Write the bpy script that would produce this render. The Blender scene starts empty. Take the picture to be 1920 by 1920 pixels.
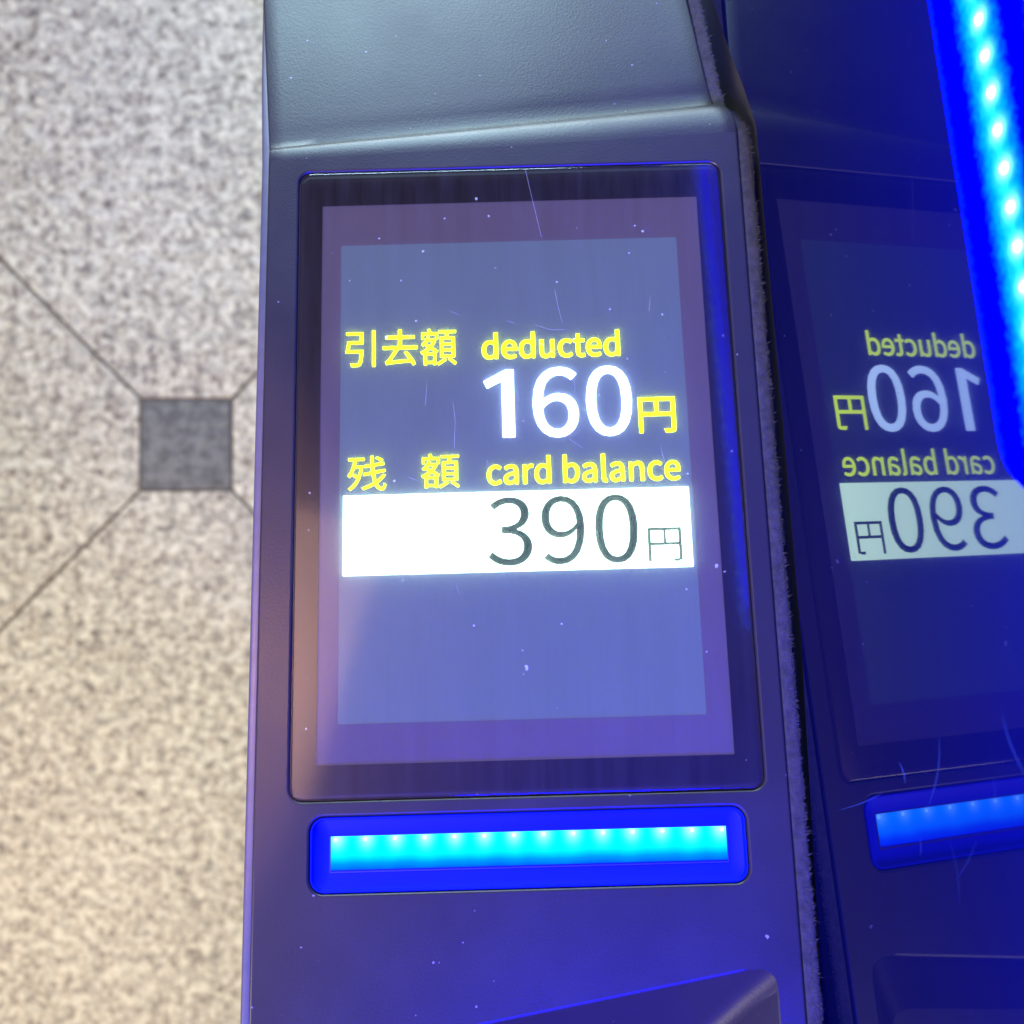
import bpy, bmesh, math, random, json
from mathutils import Matrix, Vector
random.seed(7)
S = bpy.context.scene
COL = S.collection

# ---------------------------------------------------------------- camera
# Everything on the display is measured in millimetres in the frame of its glass
# (x across, y up the display, z out of the glass); RT turns that frame into the world.
MM = 0.001
RM = Matrix(((0.99964, 0.02688, -0.00142), (-0.02661, 0.97901, -0.20208), (-0.00404, 0.20205, 0.97937)))
RT = RM.transposed().to_4x4()
EYE = Vector((38.432, 6.7156, 202.381))
H_EYE = 1.126
cam_d = bpy.data.cameras.new('camera')
cam = bpy.data.objects.new('camera', cam_d)
COL.objects.link(cam)
cam.location = (0, 0, H_EYE)
cam_d.sensor_width = 36
cam_d.lens = 36 * 1925.77 / 1920
cam_d.clip_start = 0.01
cam_d.clip_end = 50
cam_d.dof.use_dof = True
cam_d.dof.focus_distance = 0.203
cam_d.dof.aperture_fstop = 22
S.camera = cam
FRAME = Matrix.Translation((0, 0, H_EYE)) @ RT @ Matrix.Translation(-EYE * MM)   # display frame (m) -> world

def P(x, y, z):                       # display frame mm -> world point
    return FRAME @ (Vector((x, y, z)) * MM)

# ---------------------------------------------------------------- world and lamps
w = bpy.data.worlds.new('World'); S.world = w; w.use_nodes = True
w.node_tree.nodes['Background'].inputs[0].default_value = (0.60, 0.52, 0.75, 1)
w.node_tree.nodes['Background'].inputs[1].default_value = 0.07
S.view_settings.view_transform = 'Standard'
S.view_settings.look = 'None'
S.view_settings.exposure = 0
S.view_settings.gamma = 1
S.cycles.use_denoising = True
S.cycles.sample_clamp_indirect = 6
S.cycles.max_bounces = 8
S.cycles.transparent_max_bounces = 12

def area(name, loc, target, size, power, color, size_y=None, spread=180):
    d = bpy.data.lights.new(name, 'AREA'); d.energy = power; d.color = color
    d.shape = 'RECTANGLE'; d.size = size; d.size_y = size_y or size
    d.spread = math.radians(spread)
    o = bpy.data.objects.new(name, d); COL.objects.link(o)
    o.location = loc
    o.rotation_euler = (Vector(target) - Vector(loc)).to_track_quat('-Z', 'Y').to_euler()
    return o

def spot(name, loc, target, power, color, cone, blend, radius):
    d = bpy.data.lights.new(name, 'SPOT'); d.energy = power; d.color = color
    d.spot_size = math.radians(cone); d.spot_blend = blend; d.shadow_soft_size = radius
    o = bpy.data.objects.new(name, d); COL.objects.link(o)
    o.location = loc
    o.rotation_euler = (Vector(target) - Vector(loc)).to_track_quat('-Z', 'Y').to_euler()
    return o

# hall ceiling lamp over the floor on the left
area('ceiling_lamp', (-1.3, -1.2, 2.6), (-0.3, 0.0, 0), 0.9, 80, (1.0, 0.87, 0.69))
# cool lamp further down the hall, glancing off the sloping rear cover
area('hall_lamp', P(-80, 1150, 700), P(40, 130, 0), 0.45, 16, (0.55, 0.86, 1.0))
area('ridge_fill', P(-60, 1000, 240), P(40, 130, 0), 0.5, 11, (0.70, 0.92, 1.0), size_y=0.16)  # added low light that brightens the ridge
# added blue fill above the console, standing in for an unseen card reader
area('blue_fill', P(84, -290, 330), P(72, 30, 0), 0.16, 2.1, (0.0, 0.0, 1.0), spread=62)
# added warm lights: one shaped for the glass reflection, one edged like a shadow
o = area('warm_reflection', P(-207, 15, 600), P(-262 + 140, 10, 0), 0.20, 1.0, (1.0, 0.60, 0.40), size_y=0.36)
o.rotation_euler = (FRAME.to_3x3() @ Matrix.Rotation(math.radians(-16.5), 3, 'Z')).to_euler()
spot('warm_spot', P(-106, 32, 300), P(-106, 32, 0), 1.6, (1.0, 0.50, 0.26), 40.4, 0.03, 0.004)

# added warm fill low over the floor at the left
spot('floor_warm_fill', (-1.3, -0.9, 0.9), (-0.72, -0.42, 0), 9, (1.0, 0.40, 0.15), 50, 1.0, 0.1)

# ---------------------------------------------------------------- helpers
def tag(o, label=None, cat=None, group=None, kind=None):
    if label: o['label'] = label
    if cat: o['category'] = cat
    if group: o['group'] = group
    if kind: o['kind'] = kind
    return o

def link(name, me, mat, parent=None, smooth=False, angle=None):
    if mat: 
        me.materials.clear(); me.materials.append(mat)
    if smooth or angle:
        me.polygons.foreach_set('use_smooth', [True] * len(me.polygons))
    if angle: me.set_sharp_from_angle(angle=math.radians(angle))
    o = bpy.data.objects.new(name, me); COL.objects.link(o)
    if parent: o.parent = parent
    return o

def empty(name, matrix=None, loc=None):
    o = bpy.data.objects.new(name, None); COL.objects.link(o)
    o.empty_display_size = 0.02
    if matrix is not None: o.matrix_world = matrix
    if loc: o.location = loc
    return o

def rrect(x0, x1, y0, y1, r, n=8):
    pts = []
    for cx, cy, a in ((x1 - r, y0 + r, -90), (x1 - r, y1 - r, 0), (x0 + r, y1 - r, 90), (x0 + r, y0 + r, 180)):
        for k in range(n + 1):
            t = math.radians(a + 90 * k / n)
            pts.append((cx + r * math.cos(t), cy + r * math.sin(t)))
    return pts

def loops_mesh(name, rings, cap_first=False, cap_last=False, closed=True):
    """rings: lists of 3D points (mm) with equal length, skinned in turn"""
    bm = bmesh.new(); R = []
    for ring in rings: R.append([bm.verts.new(Vector(p) * MM) for p in ring])
    n = len(R[0])
    for a, b in zip(R, R[1:]):
        for i in range(n if closed else n - 1):
            bm.faces.new((a[i], a[(i + 1) % n], b[(i + 1) % n], b[i]))
    if cap_first: bm.faces.new(list(reversed(R[0])))
    if cap_last: bm.faces.new(R[-1])
    bmesh.ops.recalc_face_normals(bm, faces=bm.faces)
    me = bpy.data.meshes.new(name); bm.to_mesh(me); bm.free(); return me

def slab(name, pts, z0, z1, bev=0.0):
    ring = lambda z, k: [(x, y, z) for x, y in inset(pts, k)]
    if bev:
        return loops_mesh(name, [ring(z0, 0), ring(z1 - bev, 0), ring(z1 - bev * .3, bev * .3), ring(z1, bev)], True, True)
    return loops_mesh(name, [ring(z0, 0), ring(z1, 0)], True, True)

def inset(pts, k):
    if not k: return list(pts)
    out = []; n = len(pts)
    for i in range(n):
        a, b, c = Vector(pts[i - 1]), Vector(pts[i]), Vector(pts[(i + 1) % n])
        e1 = (b - a).normalized() if (b - a).length > 1e-6 else (c - b).normalized()
        e2 = (c - b).normalized() if (c - b).length > 1e-6 else e1
        nrm = (Vector((-e1.y, e1.x)) + Vector((-e2.y, e2.x)))
        nrm = nrm.normalized()
        out.append((b.x + nrm.x * k, b.y + nrm.y * k))
    return out

def ring_plate(name, outer, inner, z0, z1):
    """flat frame with an opening; both outlines have the same number of points"""
    return loops_mesh(name, [[(x, y, z0) for x, y in inner], [(x, y, z0) for x, y in outer],
                             [(x, y, z1) for x, y in outer], [(x, y, z1) for x, y in inner],
                             [(x, y, z0) for x, y in inner]])

def box_mm(bm, x0, x1, y0, y1, z0, z1):
    vs = [bm.verts.new(Vector(p) * MM) for p in ((x0,y0,z0),(x1,y0,z0),(x1,y1,z0),(x0,y1,z0),(x0,y0,z1),(x1,y0,z1),(x1,y1,z1),(x0,y1,z1))]
    for f in ((0,3,2,1),(4,5,6,7),(0,1,5,4),(1,2,6,5),(2,3,7,6),(3,0,4,7)): bm.faces.new([vs[i] for i in f])

# ---------------------------------------------------------------- materials
class N:
    def __init__(s, name):
        s.m = bpy.data.materials.new(name); s.m.use_nodes = True
        s.t = s.m.node_tree; s.t.nodes.clear()
        s.out = s.t.nodes.new('ShaderNodeOutputMaterial')
    def n(s, kind, **kw):
        nd = s.t.nodes.new('ShaderNode' + kind)
        for k, v in kw.items():
            if k.startswith('i_'):
                key = k[2:].replace('_', ' ')
                key = int(key) if key.isdigit() else key
                if isinstance(v, bpy.types.NodeSocket): s.t.links.new(v, nd.inputs[key])
                else: nd.inputs[key].default_value = v
            else: setattr(nd, k, v)
        return nd
    def l(s, a, b): s.t.links.new(a, b)
    def math(s, op, a, b=None, c=None):
        nd = s.t.nodes.new('ShaderNodeMath'); nd.operation = op
        for i, v in enumerate((a, b, c)):
            if v is None: continue
            if isinstance(v, bpy.types.NodeSocket): s.l(v, nd.inputs[i])
            else: nd.inputs[i].default_value = v
        return nd.outputs[0]
    def ramp(s, fac, stops, interp='LINEAR'):
        nd = s.t.nodes.new('ShaderNodeValToRGB'); cr = nd.color_ramp; cr.interpolation = interp
        while len(cr.elements) < len(stops): cr.elements.new(0.5)
        for e, (p, c) in zip(cr.elements, stops):
            e.position = p; e.color = c if len(c) == 4 else (*c, 1)
        s.l(fac, nd.inputs[0]); return nd.outputs[0]
    def mixc(s, fac, a, b, blend='MIX'):
        nd = s.t.nodes.new('ShaderNodeMix'); nd.data_type = 'RGBA'; nd.blend_type = blend
        for sock, v in ((nd.inputs[0], fac), (nd.inputs[6], a), (nd.inputs[7], b)):
            if isinstance(v, bpy.types.NodeSocket): s.l(v, sock)
            else: sock.default_value = v if isinstance(v, float) else ((*v, 1) if len(v) == 3 else v)
        return nd.outputs[2]
    def obj(s, scale=(1, 1, 1)):
        tc = s.n('TexCoord'); mp = s.n('Mapping'); s.l(tc.outputs['Object'], mp.inputs[0])
        mp.inputs['Scale'].default_value = scale; return mp.outputs[0]
    def flecks(s, scale, size, keep, seed=0.0):
        """small scattered specks: 1 inside a speck"""
        v = s.obj((scale, scale, scale)); 
        if seed:
            mp = s.n('Mapping'); s.l(v, mp.inputs[0]); mp.inputs['Location'].default_value = (seed, seed, seed); v = mp.outputs[0]
        # warp so that no two specks have one shape
        nz = s.n('TexNoise', i_Vector=v, i_Scale=3.0, i_Detail=2.0)
        add = s.n('VectorMath', operation='SCALE'); s.l(nz.outputs['Color'], add.inputs[0]); add.inputs['Scale'].default_value = 0.35
        ad2 = s.n('VectorMath', operation='ADD'); s.l(v, ad2.inputs[0]); s.l(add.outputs[0], ad2.inputs[1])
        vo = s.n('TexVoronoi', i_Scale=1.0); s.l(ad2.outputs[0], vo.inputs['Vector'])
        sep = s.n('SeparateColor'); s.l(vo.outputs['Color'], sep.inputs[0])
        rad = s.math('MULTIPLY', sep.outputs[1], size)
        near = s.math('LESS_THAN', vo.outputs['Distance'], rad)
        pick = s.math('LESS_THAN', sep.outputs[0], keep)
        return s.math('MULTIPLY', near, pick)
    def done(s, shader): s.l(shader, s.out.inputs[0]); return s.m

def bsdf(k, color, rough, **kw):
    b = k.n('BsdfPrincipled')
    if isinstance(color, bpy.types.NodeSocket): k.l(color, b.inputs['Base Color'])
    else: b.inputs['Base Color'].default_value = (*color, 1)
    if isinstance(rough, bpy.types.NodeSocket): k.l(rough, b.inputs['Roughness'])
    else: b.inputs['Roughness'].default_value = rough
    for a, v in kw.items():
        b.inputs[a.replace('_', ' ')].default_value = v
    return b

def bump(k, b, height, dist, strength=1.0):
    bp = k.n('Bump'); bp.inputs['Distance'].default_value = dist; bp.inputs['Strength'].default_value = strength
    k.l(height, bp.inputs['Height']); k.l(bp.outputs[0], b.inputs['Normal'])

def mat_plastic(name, base, rough, grain=0.000028, dust=0.022):
    k = N(name)
    v = k.obj((1, 1, 1))
    big = k.n('TexNoise', i_Vector=v, i_Scale=35.0, i_Detail=4.0, i_Roughness=0.6)
    fine = k.n('TexNoise', i_Vector=v, i_Scale=1900.0, i_Detail=2.0)
    col = k.mixc(big.outputs[0], tuple(c * .82 for c in base), tuple(min(1, c * 1.2) for c in base))
    f1 = k.flecks(260, 0.16, dust)
    f2 = k.flecks(900, 0.2, dust * 1.4, 3.1)
    fl = k.math('MAXIMUM', f1, f2)
    col = k.mixc(fl, col, (0.22, 0.20, 0.22))
    rr = k.math('MULTIPLY_ADD', big.outputs[0], 0.22, rough - 0.11)
    b = bsdf(k, col, rr)
    b.inputs['Specular IOR Level'].default_value = 0.33
    h = k.math('ADD', fine.outputs[0], k.math('MULTIPLY', big.outputs[0], 0.4))
    bump(k, b, h, grain)
    return k.done(b.outputs[0])

M_HOUSING = mat_plastic('grey_plastic', (0.021, 0.018, 0.022), 0.37)
M_CABINET = mat_plastic('cabinet_plastic', (0.07, 0.07, 0.08), 0.45)

def mat_felt():
    k = N('pile_felt'); v = k.obj((1, 1, 1))
    a = k.n('TexNoise', i_Vector=v, i_Scale=420.0, i_Detail=5.0, i_Roughness=0.7)
    col = k.ramp(a.outputs[0], [(0.35, (0.012, 0.010, 0.012)), (0.7, (0.045, 0.036, 0.040))])
    b = bsdf(k, col, 0.9); bump(k, b, a.outputs[0], 0.0006)
    return k.done(b.outputs[0])
M_FELT = mat_felt()

def mat_fibre():
    k = N('pile_fibre'); b = bsdf(k, (0.038, 0.031, 0.034), 0.8)
    return k.done(b.outputs[0])
M_FIBRE = mat_fibre()

def mat_glass():
    """clear cover sheet: reflects like glass, lets light through, carries dust and hairlines"""
    k = N('cover_glass')
    fr = k.n('Fresnel', i_IOR=1.5)
    gl = k.n('BsdfGlossy'); gl.inputs['Roughness'].default_value = 0.05
    sm = k.n('TexNoise', i_Vector=k.obj((30, 8, 30)), i_Scale=1.0, i_Detail=3.0)
    k.l(k.math('MULTIPLY_ADD', sm.outputs[0], 0.06, 0.06), gl.inputs['Roughness'])
    tr = k.n('BsdfTransparent')
    m1 = k.n('MixShader'); k.l(fr.outputs[0], m1.inputs[0]); k.l(tr.outputs[0], m1.inputs[1]); k.l(gl.outputs[0], m1.inputs[2])
    f = k.math('MAXIMUM', k.flecks(260, 0.10, 0.06, 1.3), k.flecks(640, 0.17, 0.06, 5.2))
    df = k.n('BsdfDiffuse'); df.inputs[0].default_value = (0.55, 0.55, 0.55, 1)
    tl = k.n('BsdfTranslucent'); tl.inputs[0].default_value = (0.5, 0.5, 0.5, 1)
    ds = k.n('AddShader'); k.l(df.outputs[0], ds.inputs[0]); k.l(tl.outputs[0], ds.inputs[1])
    m2 = k.n('MixShader'); st = k.n('TexNoise', i_Vector=k.obj((320, 25, 60)), i_Scale=1.0, i_Detail=4.0, i_Roughness=.7)
    k.l(k.math('MULTIPLY_ADD', f, 0.45, k.math('MULTIPLY', k.math('POWER', st.outputs[0], 1.3), 0.036)), m2.inputs[0]); k.l(m1.outputs[0], m2.inputs[1]); k.l(ds.outputs[0], m2.inputs[2])
    return k.done(m2.outputs[0])
M_GLASS = mat_glass()

FILM = 0.13
def mat_film():
    """scuffed diffusing film under the glass: scatters a little of the screen's light sideways"""
    k = N('halo_film')
    st = k.n('TexNoise', i_Vector=k.obj((900, 60, 60)), i_Scale=1.0, i_Detail=3.0, i_Roughness=0.65)
    bl = k.n('TexNoise', i_Vector=k.obj((60, 60, 60)), i_Scale=1.0, i_Detail=3.0)
    a = k.math('MULTIPLY_ADD', st.outputs[0], FILM, FILM * .35)
    a = k.math('MULTIPLY', a, k.math('ADD', bl.outputs[0], 0.45))
    tr = k.n('BsdfTransparent')
    tl = k.n('BsdfTranslucent'); tl.inputs[0].default_value = (1, 1, 1, 1)
    m = k.n('MixShader'); k.l(a, m.inputs[0]); k.l(tr.outputs[0], m.inputs[1]); k.l(tl.outputs[0], m.inputs[2])
    return k.done(m.outputs[0])
M_FILM = mat_film()

def mat_simple(name, color, rough, **kw):
    k = N(name); v = k.obj((1, 1, 1))
    a = k.n('TexNoise', i_Vector=v, i_Scale=300.0, i_Detail=3.0)
    col = k.mixc(a.outputs[0], tuple(c * .88 for c in color), tuple(min(1, c * 1.12) for c in color))
    b = bsdf(k, col, rough, **kw); return k.done(b.outputs[0])
M_MASK = mat_simple('black_print', (0.022, 0.018, 0.022), 0.35)
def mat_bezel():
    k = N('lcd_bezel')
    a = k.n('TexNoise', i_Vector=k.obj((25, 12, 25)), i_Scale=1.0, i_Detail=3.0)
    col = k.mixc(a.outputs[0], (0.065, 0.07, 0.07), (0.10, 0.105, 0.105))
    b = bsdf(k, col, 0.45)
    b.inputs['Emission Color'].default_value = (0.46, 0.36, 1.0, 1)      # added glow that gives the frame its lavender tone
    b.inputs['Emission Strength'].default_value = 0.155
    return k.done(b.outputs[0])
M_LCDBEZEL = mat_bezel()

def mat_lcd():
    k = N('lcd_glass')
    a = k.n('TexNoise', i_Vector=k.obj((14, 14, 14)), i_Scale=1.0, i_Detail=2.0)
    col = k.mixc(a.outputs[0], (0.06, 0.065, 0.07), (0.085, 0.09, 0.10))
    b = bsdf(k, col, 0.35)
    b.inputs['Emission Color'].default_value = (0.31, 0.45, 1.0, 1)
    b.inputs['Emission Strength'].default_value = 0.29
    return k.done(b.outputs[0])
M_LCD = mat_lcd()

def mat_emit(name, color, strength=1.0):
    k = N(name); e = k.n('Emission'); e.inputs[0].default_value = (*color, 1); e.inputs[1].default_value = strength
    return k.done(e.outputs[0])
M_YELLOW = mat_emit('screen_yellow', (0.70, 1.0, 0.0), 6.5)
M_WHITE = mat_emit('screen_white', (0.42, 0.62, 1.0), 9.0)
M_BAR = mat_emit('screen_cream', (0.64, 0.97, 0.82), 7.0)
M_INK = mat_emit('screen_dark_ink', (0.010, 0.030, 0.035), 1.0)

def mat_recess():
    """blue plastic frame round the lamp window"""
    k = N('blue_glow_recess')
    a = k.n('TexNoise', i_Vector=k.obj((40, 40, 40)), i_Scale=1.0, i_Detail=3.0)
    col = k.mixc(a.outputs[0], (0.0, 0.004, 0.30), (0.0, 0.01, 0.45))
    b = bsdf(k, col, 0.5)
    b.inputs['Specular IOR Level'].default_value = 0.15
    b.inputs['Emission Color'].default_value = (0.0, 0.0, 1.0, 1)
    b.inputs['Emission Strength'].default_value = 0.72  # own glow standing in for the lamp's blue spill
    return k.done(b.outputs[0])
M_RECESS = mat_recess()

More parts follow.
